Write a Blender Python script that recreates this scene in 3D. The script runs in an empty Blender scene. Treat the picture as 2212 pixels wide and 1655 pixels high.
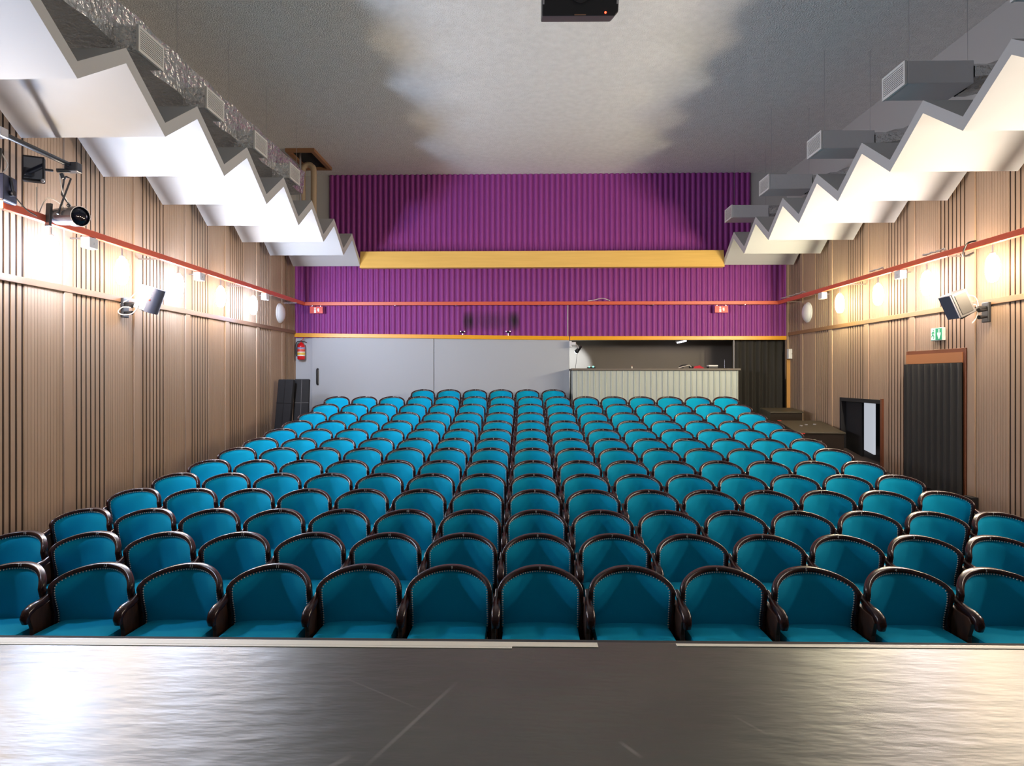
import bpy, math, random
from mathutils import Vector, Matrix, Euler
random.seed(7)
sc = bpy.context.scene
COL = sc.collection
PI = math.pi

# ------------------------------------------------------------------ camera, world, exposure
cam_data = bpy.data.cameras.new('camera')
cam = bpy.data.objects.new('camera', cam_data)
COL.objects.link(cam)
cam.location = (0, 0, 2.06)
cam.rotation_euler = (PI / 2, 0, math.atan(30 / 1450))
cam_data.sensor_fit = 'HORIZONTAL'
cam_data.sensor_width = 36
cam_data.lens = 1450 / 2212 * 36
cam_data.shift_y = -0.00656
cam_data.clip_start = 0.05
sc.camera = cam

world = bpy.data.worlds.new('world')
sc.world = world
world.use_nodes = True
world.node_tree.nodes['Background'].inputs[0].default_value = (0.9, 0.95, 1.0, 1)
world.node_tree.nodes['Background'].inputs[1].default_value = 0.10   # dim stage house behind the camera

vs = sc.view_settings
sc.display_settings.display_device = 'sRGB'
vs.view_transform = 'Standard'
vs.look = 'None'
vs.exposure = 0.0
vs.gamma = 1.0
vs.use_curve_mapping = False
sc.cycles.max_bounces = 8
sc.cycles.diffuse_bounces = 5
sc.cycles.glossy_bounces = 4
sc.cycles.sample_clamp_indirect = 6
sc.cycles.use_denoising = True

LAMP = 400.0          # emission strength of the wall sconces
COOL = (0.74, 0.90, 1.22)
WARM = (1.0, 0.80, 0.58)

# ------------------------------------------------------------------ helpers
def newmat(name, col, rough=0.6, metal=0.0, spec=0.5):
    m = bpy.data.materials.new(name)
    m.use_nodes = True
    b = m.node_tree.nodes['Principled BSDF']
    b.inputs['Base Color'].default_value = (*col, 1)
    b.inputs['Roughness'].default_value = rough
    b.inputs['Metallic'].default_value = metal
    b.inputs['Specular IOR Level'].default_value = spec
    return m

def nodes_of(m):
    nt = m.node_tree
    return nt, nt.nodes, nt.links, nt.nodes['Principled BSDF']

def coords(m, scale=(1, 1, 1)):
    nt, N, L, b = nodes_of(m)
    tc = N.new('ShaderNodeTexCoord')
    mp = N.new('ShaderNodeMapping')
    mp.inputs['Scale'].default_value = scale
    L.new(tc.outputs['Object'], mp.inputs['Vector'])
    return mp.outputs['Vector']

def noise_col(m, c1, c2, scale=5.0, stretch=(1, 1, 1), detail=4, lo=0.3, hi=0.7):
    nt, N, L, b = nodes_of(m)
    n = N.new('ShaderNodeTexNoise')
    n.inputs['Scale'].default_value = scale
    n.inputs['Detail'].default_value = detail
    L.new(coords(m, stretch), n.inputs['Vector'])
    r = N.new('ShaderNodeValToRGB')
    r.color_ramp.elements[0].position = lo
    r.color_ramp.elements[1].position = hi
    r.color_ramp.elements[0].color = (*c1, 1)
    r.color_ramp.elements[1].color = (*c2, 1)
    L.new(n.outputs['Fac'], r.inputs['Fac'])
    L.new(r.outputs['Color'], b.inputs['Base Color'])
    return r

def noise_bump(m, scale, strength, dist=0.02, stretch=(1, 1, 1), detail=4):
    nt, N, L, b = nodes_of(m)
    n = N.new('ShaderNodeTexNoise')
    n.inputs['Scale'].default_value = scale
    n.inputs['Detail'].default_value = detail
    L.new(coords(m, stretch), n.inputs['Vector'])
    bp = N.new('ShaderNodeBump')
    bp.inputs['Strength'].default_value = strength
    bp.inputs['Distance'].default_value = dist
    L.new(n.outputs['Fac'], bp.inputs['Height'])
    L.new(bp.outputs['Normal'], b.inputs['Normal'])
    return bp

def emit(m, col, s):
    b = m.node_tree.nodes['Principled BSDF']
    b.inputs['Emission Color'].default_value = (*col, 1)
    b.inputs['Emission Strength'].default_value = s
    return m

class MB:
    """collects shapes and links them as ONE mesh object"""
    def __init__(s):
        s.v = []; s.f = []
    def add(s, vs_, fs_, M=None):
        o = len(s.v)
        for p in vs_:
            p = Vector(p)
            s.v.append(tuple(M @ p) if M is not None else tuple(p))
        for f in fs_:
            s.f.append(tuple(i + o for i in f))
        return s
    def box(s, x0, x1, y0, y1, z0, z1, M=None):
        x0, x1 = min(x0, x1), max(x0, x1); y0, y1 = min(y0, y1), max(y0, y1); z0, z1 = min(z0, z1), max(z0, z1)
        v = [(x0, y0, z0), (x1, y0, z0), (x1, y1, z0), (x0, y1, z0), (x0, y0, z1), (x1, y0, z1), (x1, y1, z1), (x0, y1, z1)]
        return s.add(v, [(3, 2, 1, 0), (4, 5, 6, 7), (0, 1, 5, 4), (1, 2, 6, 5), (2, 3, 7, 6), (3, 0, 4, 7)], M)
    def cbox(s, c, d, M=None):
        return s.box(c[0] - d[0] / 2, c[0] + d[0] / 2, c[1] - d[1] / 2, c[1] + d[1] / 2, c[2] - d[2] / 2, c[2] + d[2] / 2, M)
    def prism(s, poly, h, M=None):
        """polygon in local xy (counter-clockwise), extruded 0..h in z"""
        n = len(poly)
        v = [(x, y, 0) for x, y in poly] + [(x, y, h) for x, y in poly]
        f = [tuple(reversed(range(n))), tuple(range(n, 2 * n))]
        f += [(i, (i + 1) % n, n + (i + 1) % n, n + i) for i in range(n)]
        return s.add(v, f, M)
    def tube(s, pts, r, n=8, M=None, cap=True):
        pts = [Vector(p) for p in pts]
        rs = r if isinstance(r, (list, tuple)) else [r] * len(pts)
        v = []; f = []
        up = None
        for i, p in enumerate(pts):
            t = (pts[min(i + 1, len(pts) - 1)] - pts[max(i - 1, 0)]).normalized()
            if up is None:
                a = Vector((0, 0, 1)) if abs(t.z) < 0.9 else Vector((1, 0, 0))
                up = t.cross(a).normalized()
            up = (up - t * up.dot(t)).normalized()
            w = t.cross(up)
            for k in range(n):
                an = 2 * PI * k / n
                v.append(p + (up * math.cos(an) + w * math.sin(an)) * rs[i])
        for i in range(len(pts) - 1):
            for k in range(n):
                a = i * n + k; b = i * n + (k + 1) % n
                f.append((a, b, b + n, a + n))
        if cap:
            f.append(tuple(reversed(range(n))))
            f.append(tuple(range((len(pts) - 1) * n, len(pts) * n)))
        return s.add(v, f, M)
    def lathe(s, prof, n=24, M=None):
        """profile [(r,z)...] round local z"""
        v = []; f = []
        for r, z in prof:
            for k in range(n):
                a = 2 * PI * k / n
                v.append((r * math.cos(a), r * math.sin(a), z))
        for i in range(len(prof) - 1):
            for k in range(n):
                a = i * n + k; b = i * n + (k + 1) % n
                f.append((a, b, b + n, a + n))
        f.append(tuple(reversed(range(n))))
        f.append(tuple(range((len(prof) - 1) * n, len(prof) * n)))
        return s.add(v, f, M)
    def ball(s, c, r, n=8, m=5, M=None):
        prof = [(max(1e-4, r * math.sin(PI * i / m)), -r * math.cos(PI * i / m)) for i in range(m + 1)]
        T = Matrix.Translation(c)
        return s.lathe(prof, n, (M @ T) if M is not None else T)
    def build(s, name, m, parent=None, loc=(0, 0, 0), rot=None, smooth=None, bevel=0, label=None):
        me = bpy.data.meshes.new(name)
        me.from_pydata(s.v, [], s.f)
        me.validate()
        me.materials.append(m)
        if smooth is not None:
            me.shade_smooth()
            me.set_sharp_from_angle(angle=math.radians(smooth))
        o = bpy.data.objects.new(name, me)
        COL.objects.link(o)
        o.location = loc
        if rot: o.rotation_euler = rot
        if parent: o.parent = parent
        if bevel:
            b = o.modifiers.new('bevel', 'BEVEL')
            b.width = bevel; b.segments = 2; b.limit_method = 'ANGLE'
        if label: o['label'] = label
        return o

def tag(o, label, cat, group=None, kind=None):
    o['label'] = label; o['category'] = cat
    if group: o['group'] = group
    if kind: o['kind'] = kind
    return o

def thing(name, label, cat, loc=(0, 0, 0), rot=(0, 0, 0), group=None):
    o = bpy.data.objects.new(name, None)
    COL.objects.link(o)
    o.empty_display_size = 0.1
    o.location = loc; o.rotation_euler = rot
    return tag(o, label, cat, group)

def struct(o):
    o['kind'] = 'structure'
    return o

def copy_tree(o, parent=None):
    c = o.copy(); COL.objects.link(c)
    if parent:
        c.parent = parent
        c.matrix_parent_inverse = Matrix()
    for ch in list(o.children):
        copy_tree(ch, c)
    return c

def cable(pts, steps=8):
    """smooth curve through points (Catmull-Rom)"""
    P = [Vector(p) for p in pts]
    P = [P[0]] + P + [P[-1]]
    out = []
    for i in range(1, len(P) - 2):
        for k in range(steps):
            t = k / steps
            a, b, c, d = P[i - 1], P[i], P[i + 1], P[i + 2]
            out.append(0.5 * ((2 * b) + (c - a) * t + (2 * a - 5 * b + 4 * c - d) * t * t + (3 * b - a - 3 * c + d) * t ** 3))
    out.append(P[-2])
    return out

RX = Matrix.Rotation
def aim(loc, direction, roll=0):
    """matrix: local +z points along direction"""
    d = Vector(direction).normalized()
    q = d.to_track_quat('Z', 'Y')
    return Matrix.Translation(loc) @ q.to_matrix().to_4x4() @ Matrix.Rotation(roll, 4, 'Z')

# ------------------------------------------------------------------ materials
M = {}
M['wall'] = newmat('beige wall boarding', (0.42, 0.29, 0.195), 0.8, spec=0.25)
noise_col(M['wall'], (0.40, 0.277, 0.19), (0.43, 0.30, 0.207), 5, (3, 3, 0.2))
M['backing'] = newmat('dark backing felt', (0.045, 0.026, 0.018), 0.95)
M['ceiling'] = newmat('rough grey plaster', (0.40, 0.40, 0.385), 0.95)
noise_col(M['ceiling'], (0.76, 0.76, 0.74), (0.84, 0.84, 0.82), 9, detail=8)
noise_bump(M['ceiling'], 48, 1.0, 0.03, detail=8)
M['grey'] = newmat('pale grey paint', (0.46, 0.49, 0.53), 0.55)
M['upgrey'] = newmat('grey upper plaster', (0.48, 0.48, 0.47), 0.9)
M['floor'] = newmat('dark brown carpet', (0.035, 0.022, 0.02), 0.95)
M['white'] = newmat('white matt board', (0.52, 0.52, 0.52), 0.75)
M['edge'] = newmat('board edge', (0.60, 0.60, 0.60), 0.8)
M['orange'] = newmat('orange paint', (0.92, 0.42, 0.010), 0.35)
M['beam'] = newmat('light orange wood', (0.86, 0.42, 0.075), 0.45)
noise_col(M['beam'], (0.88, 0.54, 0.13), (0.95, 0.60, 0.155), 3, (0.4, 3, 8))
M['red'] = newmat('red orange rail paint', (0.70, 0.125, 0.06), 0.35)
M['strip'] = newmat('brown wood strip', (0.22, 0.12, 0.07), 0.6)
M['strip2'] = newmat('tan wood strip', (0.30, 0.165, 0.075), 0.6)
M['wood'] = newmat('dark mahogany', (0.035, 0.010, 0.008), 0.25)
noise_col(M['wood'], (0.013, 0.004, 0.004), (0.045, 0.011, 0.009), 9, (2, 6, 2))
M['wood2'] = newmat('brown chair side', (0.075, 0.03, 0.015), 0.4)
noise_col(M['wood2'], (0.05, 0.02, 0.011), (0.10, 0.04, 0.02), 7, (6, 6, 0.7))
M['teal'] = newmat('teal velvet', (0.0, 0.355, 0.575), 0.85, spec=0.15)
nt, N, L, b = nodes_of(M['teal'])
b.inputs['Sheen Weight'].default_value = 0.25
b.inputs['Sheen Roughness'].default_value = 0.4
b.inputs['Sheen Tint'].default_value = (0.1, 0.75, 0.95, 1)
noise_bump(M['teal'], 220, 0.08, 0.003)
M['brass'] = newmat('brass', (0.75, 0.55, 0.25), 0.25, 1)
M['nail'] = newmat('pale metal nails', (0.80, 0.76, 0.70), 0.3, 0.4)
M['digit'] = newmat('pale digits', (0.75, 0.75, 0.72), 0.6)
M['black'] = newmat('black plastic', (0.012, 0.012, 0.014), 0.45)
M['matt'] = newmat('matt black', (0.014, 0.014, 0.016), 0.85)
M['blackcloth'] = newmat('black cloth', (0.032, 0.029, 0.025), 0.9)
M['taupe'] = newmat('dark taupe paint', (0.17, 0.145, 0.12), 0.6)
M['void'] = newmat('dark void', (0.008, 0.008, 0.008), 0.9)
M['greyp'] = newmat('grey plastic', (0.32, 0.31, 0.33), 0.5)
M['dgrey'] = newmat('dark grey cloth', (0.085, 0.09, 0.125), 0.75)
M['whitep'] = newmat('white plastic', (0.80, 0.80, 0.80), 0.4)
M['cable'] = newmat('pale cable', (0.62, 0.58, 0.52), 0.5)
M['bcable'] = newmat('black cable', (0.02, 0.02, 0.02), 0.5)
M['foil'] = newmat('crinkled foil', (0.72, 0.72, 0.72), 0.24, 0.8)
noise_bump(M['foil'], 13, 1.0, 0.05, detail=3)
M['foil2'] = newmat('smooth foil', (0.66, 0.66, 0.68), 0.4, 0.35)
noise_bump(M['foil2'], 6, 0.4, 0.03, detail=3)
M['grille'] = newmat('white grille', (0.72, 0.72, 0.70), 0.5)
M['steel'] = newmat('steel', (0.5, 0.5, 0.52), 0.3, 1)
M['cream'] = newmat('cream pipe', (0.50, 0.38, 0.25), 0.6)
M['brown'] = newmat('bare brown wood', (0.30, 0.15, 0.07), 0.7)
M['frame'] = newmat('red brown door frame', (0.20, 0.065, 0.028), 0.4)
M['lintel'] = newmat('orange brown lintel', (0.42, 0.17, 0.065), 0.4)
M['fire'] = newmat('fire red', (0.70, 0.012, 0.016), 0.25)
M['signred'] = newmat('sign red', (0.80, 0.07, 0.05), 0.4)
M['signwhite'] = newmat('sign white', (0.88, 0.86, 0.82), 0.4)
M['green'] = newmat('sign green', (0.02, 0.28, 0.12), 0.4)
M['yellow'] = newmat('label yellow', (0.85, 0.55, 0.06), 0.4)
M['blue'] = newmat('label blue', (0.10, 0.12, 0.45), 0.4)
M['counter'] = newmat('pale green grey cladding', (0.52, 0.57, 0.52), 0.5)
M['case'] = newmat('black lacquer', (0.035, 0.026, 0.02), 0.28)
M['tape'] = newmat('cream tape', (0.80, 0.76, 0.62), 0.5)
M['paper'] = newmat('white panel', (0.75, 0.78, 0.82), 0.6)
M['glass'] = newmat('dark lens', (0.004, 0.005, 0.012), 0.06)
M['redcloth'] = newmat('red cloth', (0.55, 0.03, 0.05), 0.8)
M['led_red'] = emit(newmat('red led', (0.8, 0.02, 0.01), 0.4), (1, 0.05, 0.02), 8)
M['led_green'] = emit(newmat('green led', (0.05, 0.8, 0.4), 0.4), (0.1, 1, 0.6), 6)
M['led_white'] = emit(newmat('white led', (0.9, 0.95, 1), 0.4), (0.8, 0.92, 1), 25)
M['tube'] = emit(newmat('fluorescent tube', (0.9, 0.9, 1), 0.4), (0.85, 0.85, 1), 3)
M['filament'] = emit(newmat('glowing strip', (1, 0.6, 0.2), 0.4), (1, 0.55, 0.15), 9)
M['backlit'] = emit(newmat('lit white door panel', (0.75, 0.78, 0.82), 0.6), (0.85, 0.9, 1), 0.55)
M['exitwhite'] = emit(newmat('exit sign white', (0.75, 0.9, 0.8), 0.4), (0.7, 1, 0.82), 0.25)
M['exitgreen'] = emit(newmat('exit sign green', (0.02, 0.30, 0.14), 0.4), (0.02, 0.5, 0.22), 0.25)

# purple corrugated cladding, with the soot stains over the two little spotlights
M['purple'] = newmat('purple corrugated cladding', (0.30, 0.045, 0.28), 0.6)
nt, N, L, b = nodes_of(M['purple'])
tc = N.new('ShaderNodeTexCoord')
sep = N.new('ShaderNodeSeparateXYZ'); L.new(tc.outputs['Object'], sep.inputs[0])
def mth(op, a, c=None, clamp=False):
    n = N.new('ShaderNodeMath'); n.operation = op; n.use_clamp = clamp
    for i, q in enumerate((a, c)):
        if q is None: continue
        if isinstance(q, (int, float)): n.inputs[i].default_value = q
        else: L.new(q, n.inputs[i])
    return n.outputs[0]
def bell(axis, c, w):
    d = mth('DIVIDE', mth('SUBTRACT', sep.outputs[axis], c), w)
    return mth('SUBTRACT', 1.0, mth('MULTIPLY', d, d), True)
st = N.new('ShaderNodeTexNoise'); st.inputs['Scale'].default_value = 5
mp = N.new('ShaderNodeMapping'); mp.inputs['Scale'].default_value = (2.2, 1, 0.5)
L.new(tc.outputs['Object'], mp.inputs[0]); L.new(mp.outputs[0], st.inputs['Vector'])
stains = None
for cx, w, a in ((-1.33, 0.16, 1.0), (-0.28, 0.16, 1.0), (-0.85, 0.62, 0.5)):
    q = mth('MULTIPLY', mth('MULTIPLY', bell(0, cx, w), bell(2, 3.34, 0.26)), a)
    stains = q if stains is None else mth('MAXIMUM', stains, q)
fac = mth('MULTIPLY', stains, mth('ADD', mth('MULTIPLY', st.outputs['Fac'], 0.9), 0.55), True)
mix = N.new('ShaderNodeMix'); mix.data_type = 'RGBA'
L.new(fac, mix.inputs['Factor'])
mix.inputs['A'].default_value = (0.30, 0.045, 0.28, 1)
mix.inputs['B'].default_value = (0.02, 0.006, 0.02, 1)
L.new(mix.outputs['Result'], b.inputs['Base Color'])

# glossy black stage floor with scuffs
M['stage'] = newmat('glossy black stage floor', (0.045, 0.042, 0.036), 0.36, spec=1.0)
nt, N, L, b = nodes_of(M['stage'])
tc = N.new('ShaderNodeTexCoord')
sep = N.new('ShaderNodeSeparateXYZ'); L.new(tc.outputs['Object'], sep.inputs[0])
scr = None
for (x0, y0, x1, y1, w, a) in ((-0.50, 1.98, -0.26, 2.60, 0.010, 0.9), (-0.72, 2.62, -0.36, 2.36, 0.006, 0.5), (0.30, 2.18, 0.36, 2.08, 0.010, 1.0), (-0.62, 1.98, -0.54, 2.08, 0.014, 0.8), (0.72, 2.35, 0.80, 2.22, 0.008, 0.5)):
    dx, dy = x1 - x0, y1 - y0
    ln = math.hypot(dx, dy); ux, uy = dx / ln, dy / ln
    px_ = mth('SUBTRACT', sep.outputs[0], x0); py_ = mth('SUBTRACT', sep.outputs[1], y0)
    al = mth('ADD', mth('MULTIPLY', px_, ux), mth('MULTIPLY', py_, uy))
    ac = mth('SUBTRACT', mth('MULTIPLY', px_, uy), mth('MULTIPLY', py_, ux))
    e = mth('DIVIDE', ac, w)
    m1 = mth('SUBTRACT', 1.0, mth('MULTIPLY', e, e), True)
    e2 = mth('DIVIDE', mth('SUBTRACT', al, ln / 2), ln / 2)
    m2 = mth('SUBTRACT', 1.0, mth('MULTIPLY', e2, e2), True)
    q = mth('MULTIPLY', mth('MULTIPLY', m1, m2), a)
    scr = q if scr is None else mth('MAXIMUM', scr, q)
dirt = N.new('ShaderNodeTexNoise'); dirt.inputs['Scale'].default_value = 2.5; dirt.inputs['Detail'].default_value = 8
L.new(tc.outputs['Object'], dirt.inputs['Vector'])
ramp = N.new('ShaderNodeValToRGB')
ramp.color_ramp.elements[0].position = 0.3; ramp.color_ramp.elements[0].color = (0.047, 0.051, 0.036, 1)
ramp.color_ramp.elements[1].position = 0.75; ramp.color_ramp.elements[1].color = (0.072, 0.077, 0.054, 1)
L.new(dirt.outputs['Fac'], ramp.inputs['Fac'])
mix = N.new('ShaderNodeMix'); mix.data_type = 'RGBA'
L.new(mth('MULTIPLY', scr, 0.5), mix.inputs['Factor'])
L.new(ramp.outputs['Color'], mix.inputs['A'])
mix.inputs['B'].default_value = (0.30, 0.29, 0.26, 1)
L.new(mix.outputs['Result'], b.inputs['Base Color'])
mp = N.new('ShaderNodeMapping'); mp.inputs['Scale'].default_value = (2.2, 7, 1)
L.new(tc.outputs['Object'], mp.inputs[0])
n1 = N.new('ShaderNodeTexNoise'); n1.inputs['Scale'].default_value = 2.2; n1.inputs['Detail'].default_value = 3
L.new(mp.outputs[0], n1.inputs['Vector'])
bp = N.new('ShaderNodeBump'); bp.inputs['Strength'].default_value = 0.22; bp.inputs['Distance'].default_value = 0.02
L.new(n1.outputs['Fac'], bp.inputs['Height']); L.new(bp.outputs['Normal'], b.inputs['Normal'])

# ------------------------------------------------------------------ room data
XL, XR, YB, ZCEIL = -5.44, 6.07, 15.6, 6.75
RISE = [0, 0.021, 0.045, 0.092, 0.135, 0.187, 0.257, 0.317, 0.392, 0.473, 0.574, 0.695, 0.817, 0.938]
ROWY = [4.372 + 0.7976 * i for i in range(13)] + [15.12]
def floor_z(y):
    ys = [q - 0.25 for q in ROWY]
    if y <= ys[0]: return 0.0
    for i in range(len(ys) - 1):
        if y <= ys[i + 1]:
            t = (y - ys[i]) / (ys[i + 1] - ys[i])
            return RISE[i] + t * (RISE[i + 1] - RISE[i])
    return RISE[-1] + (y - ys[-1]) * 0.06

# floor: raked, solid down to -0.2
m = MB()
ys = [2.0] + [q - 0.25 for q in ROWY] + [15.6, 17.4]
v = []; f = []
for y in ys:
    for x in (XL - 0.2, XR + 1.4):
        v += [(x, y, floor_z(y)), (x, y, -0.3)]
for i in range(len(ys) - 1):
    a = i * 4; c = a + 4
    f += [(a, a + 2, c + 2, c), (a + 1, c + 1, c + 3, a + 3), (a, c, c + 1, a + 1), (a + 2, a + 3, c + 3, c + 2)]
f += [(0, 1, 3, 2)]; e = (len(ys) - 1) * 4; f += [(e, e + 2, e + 3, e + 1)]
m.add(v, f)
struct(m.build('floor', M['floor']))

m = MB().box(XL - 0.3, XR + 0.3, -1.5, YB + 0.2, ZCEIL, ZCEIL + 0.2)
struct(m.build('ceiling', M['ceiling']))

# ------------------------------------------------------------------ side walls: period of flat panel, plain strip, ribs
PERIOD = 1.395
def wall_pieces():
    out = []
    k0 = -6
    for k in range(k0, 7):
        f0 = 7.09 + PERIOD * k
        # flat panel 0.60 with fine grooves
        n = 12; p = 0.60 / n
        for i in range(n):
            out.append((f0 + i * p + 0.003, f0 + (i + 1) * p - 0.003, 0.060))
            out.append((f0 + i * p - 0.003, f0 + i * p + 0.003, 0.0565))
        out.append((f0 + 0.612, f0 + 0.748, 0.075))          # plain strip
        g0 = f0 + 0.775
        for i in range(7):
            out.append((g0 + i * 0.088, g0 + i * 0.088 + 0.056, 0.056, 'rib'))
        out.append((g0 - 0.026, g0 + 0.616, 0.048, 'felt'))         # dark board put behind the ribs to darken the gaps
    return [(q[0], min(q[1], YB), q[2], (q + ('flat',))[3]) for q in out if q[0] < YB - 0.01 and q[1] > -1.4]
def make_wall(name, X, sgn, holes):
    """sgn=+1: the room lies towards +x"""
    def clip(a, c, z0, z1):
        res = [(a, c, z0, z1)]
        for (h0, h1, hz0, hz1) in holes:
            nxt = []
            for (p, q, r, s) in res:
                if q <= h0 or p >= h1 or s <= hz0 or r >= hz1:
                    nxt.append((p, q, r, s)); continue
                if p < h0: nxt.append((p, h0, r, s))
                if q > h1: nxt.append((h1, q, r, s))
                lo, hi = max(p, h0), min(q, h1)
                if r < hz0: nxt.append((lo, hi, r, hz0))
                if s > hz1: nxt.append((lo, hi, hz1, s))
            res = nxt
        return res
    b_ = MB()
    for (p, q, r, s) in clip(-1.5, YB + 0.2, -0.3, ZCEIL):
        b_.box(X - sgn * 0.25, X, p, q, r, s)
    pz = MB()
    for (a, c, d, kind) in wall_pieces():
        for (p, q, r, s) in clip(a, c, max(floor_z(a), 0) - 0.05, 5.0):
            if q - p > 0.002:
                if kind == 'felt': b_.box(X - sgn * 0.01, X + sgn * d, p, q, r, s)
                else: pz.box(X + (sgn * 0.047 if kind == 'rib' else 0), X + sgn * d, p, q, r, s)
    w = struct(b_.build(name, M['backing']))
    pz.build('boarding', M['wall'], w)
    MB().box(X, X + sgn * 0.06, -1.4, YB - 0.001, 5.0, ZCEIL).build('upper_plaster', M['upgrey'], w, label='grey plaster above the boarding')
    return w
D1 = (9.28, 10.71, 0.2, 2.45)      # curtained doorway
D2 = (11.43, 12.96, 0.45, 1.66)    # low hatch doorway
make_wall('wall_left', XL, 1, [])
make_wall('wall_right', XR, -1, [D1, D2])

# ------------------------------------------------------------------ back wall with the booth niche
wb = MB()
T = YB + 0.2
wb.box(XL - 0.25, XR + 0.25, YB, T, 2.95, ZCEIL)
wb.box(XL - 0.25, 1.01, YB, T, 0.5, 2.95)
wb.box(0.81, 1.01, T, 17.0, 0.5, 3.1)                 # niche left cheek
wb.box(1.01, XR + 0.25, T, 17.0, 2.95, 3.1)           # niche ceiling
wall_back = struct(wb.build('wall_back', M['upgrey']))
wb2 = MB().box(XR, XR + 0.2, T, 17.0, 0.3, 3.1)
wb2.build('niche_cheek', M['taupe'], wall_back)
nb = MB().box(0.8, XR + 0.3, 16.9, 17.05, 0.5, 3.1)
nb.build('niche_panel', M['taupe'], wall_back, label='dark taupe back panel of the control booth niche')
gp = MB().box(XL, -4.99, YB - 0.012, YB, 0.9, 2.95)
gp.build('side_panel', M['grey'], wall_back, label='pale grey painted panel in the corner')
def corrugated(x0, x1, z0, z1, pitch=0.1255, r=0.045):
    mb = MB()
    n = int(round((x1 - x0) / pitch)); p = (x1 - x0) / n
    for i in range(n):
        c = x0 + (i + 0.5) * p
        seg = 8
        prof = []
        for k in range(seg + 1):
            a = PI * k / seg
            prof.append((c - math.cos(a) * r, YB - 0.018 - math.sin(a) * 0.05))
        prof = [(c - p / 2, YB - 0.018)] + prof + [(c + p / 2, YB - 0.018)]
        v = [(x, y, z0) for x, y in prof] + [(x, y, z1) for x, y in prof]
        k = len(prof)
        mb.add(v, [(j, j + 1, k + j + 1, k + j) for j in range(k - 1)])
        v = [(x, y, z) for z in (z0, z1) for x, y in prof + [(c + p / 2, YB), (c - p / 2, YB)]]
        kk = k + 2
        mb.add(v, [tuple(range(kk)), tuple(reversed(range(kk, 2 * kk)))])
    return mb
corrugated(XL + 0.02, XR - 0.02, 2.955, 4.66).build('corrugated_cladding', M['purple'], wall_back, smooth=50, label='lower band of purple corrugated cladding')
corrugated(-4.587, 5.18, 4.66, 6.748).build('corrugated_cladding', M['purple'], wall_back, smooth=50, label='upper band of purple corrugated cladding')

# two grey sliding doors
for i, (x0, x1) in enumerate(((-4.985, -2.142), (-2.128, 1.005))):
    d = struct(MB().box(x0, x1, YB - 0.05, YB, floor_z(YB) - 0.02, 2.96).build('door_%d' % (i + 1), M['grey'], bevel=0.004))
    if i == 0:
        h = MB().tube(cable([(-4.85, YB - 0.052, 1.87), (-4.85, YB - 0.105, 1.90), (-4.85, YB - 0.11, 2.05), (-4.85, YB - 0.105, 2.20), (-4.85, YB - 0.052, 2.23)]), 0.022, 10)
        h.build('handle', M['black'], d, smooth=60)
# orange trims over the doors
m = MB()
M_ = Matrix.Shear('XY', 4, (0, 0))
v = [(-5.40, YB - 0.09, 2.975), (1.00, YB - 0.09, 2.895), (1.00, YB, 2.895), (-5.40, YB, 2.975), (-5.40, YB - 0.09, 3.068), (1.00, YB - 0.09, 2.985), (1.00, YB, 2.985), (-5.40, YB, 3.068)]
m.add(v, [(3, 2, 1, 0), (4, 5, 6, 7), (0, 1, 5, 4), (1, 2, 6, 5), (2, 3, 7, 6), (3, 0, 4, 7)])
struct(m.build('trim_1', M['orange'], bevel=0.006))
struct(MB().box(1.02, 5.985, YB - 0.09, YB, 2.895, 2.985).build('trim_2', M['orange'], bevel=0.006))
# the wide orange beam between the two reflectors
m = MB()
pr = [(15.02, 4.50), (15.20, 4.50), (15.42, 4.90), (15.10, 4.88)]
v = [(x, y, z) for x in (-3.74, 4.42) for y, z in pr]
m.add(v, [(3, 2, 1, 0), (4, 5, 6, 7), (0, 1, 5, 4), (1, 2, 6, 5), (2, 3, 7, 6), (3, 0, 4, 7)])
struct(m.build('trim_3', M['beam']))

# red rails round the room
def rail(name, p0, p1, clips):
    mb = MB()
    p0 = Vector(p0); p1 = Vector(p1)
    d = (p1 - p0); ln = d.length
    q = d.to_track_quat('Y', 'Z').to_matrix().to_4x4()
    mb.box(-0.03, 0.03, 0, ln, 0, 0.08, Matrix.Translation(p0) @ q)
    o = struct(mb.build(name, M['red'], bevel=0.006))
    k = MB()
    for (a, c, z) in clips:
        k.box(a[0], a[1], c[0], c[1], z[0], z[1])
    k.build('bracket', M['steel'], o)
    return o
by = [7.8 + 1.395 * i for i in range(-5, 6)]
rail('trim_4', (XL + 0.33, -1.2, 3.69), (XL + 0.33, YB - 0.24, 3.69), [((XL + 0.05, XL + 0.37), (y - 0.012, y + 0.012), (3.678, 3.692)) for y in by])
rail('trim_5', (XR - 0.33, -1.2, 3.69), (XR - 0.33, YB - 0.24, 3.69), [((XR - 0.37, XR - 0.05), (y - 0.012, y + 0.012), (3.678, 3.692)) for y in by])
rail('trim_6', (XL + 0.30, YB - 0.24, 3.69), (XR - 0.30, YB - 0.24, 3.69), [((x - 0.012, x + 0.012), (YB - 0.276, YB - 0.05), (3.68, 3.693)) for x in (-4.9, -3.0, -1.6, 0.3, 1.55, 2.9, 4.97)])
# thin wood strips along the side walls
def strip(name, X, sgn, z, mat, skip=None):
    mb = MB().box(X + sgn * 0.05, X + sgn * 0.083, -1.2, YB - 0.02, z, z + 0.075)
    return struct(mb.build(name, mat, bevel=0.004))
strip('trim_7', XL, 1, 3.045, M['strip'])
strip('trim_8', XR, -1, 2.985, M['strip2'])
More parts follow.
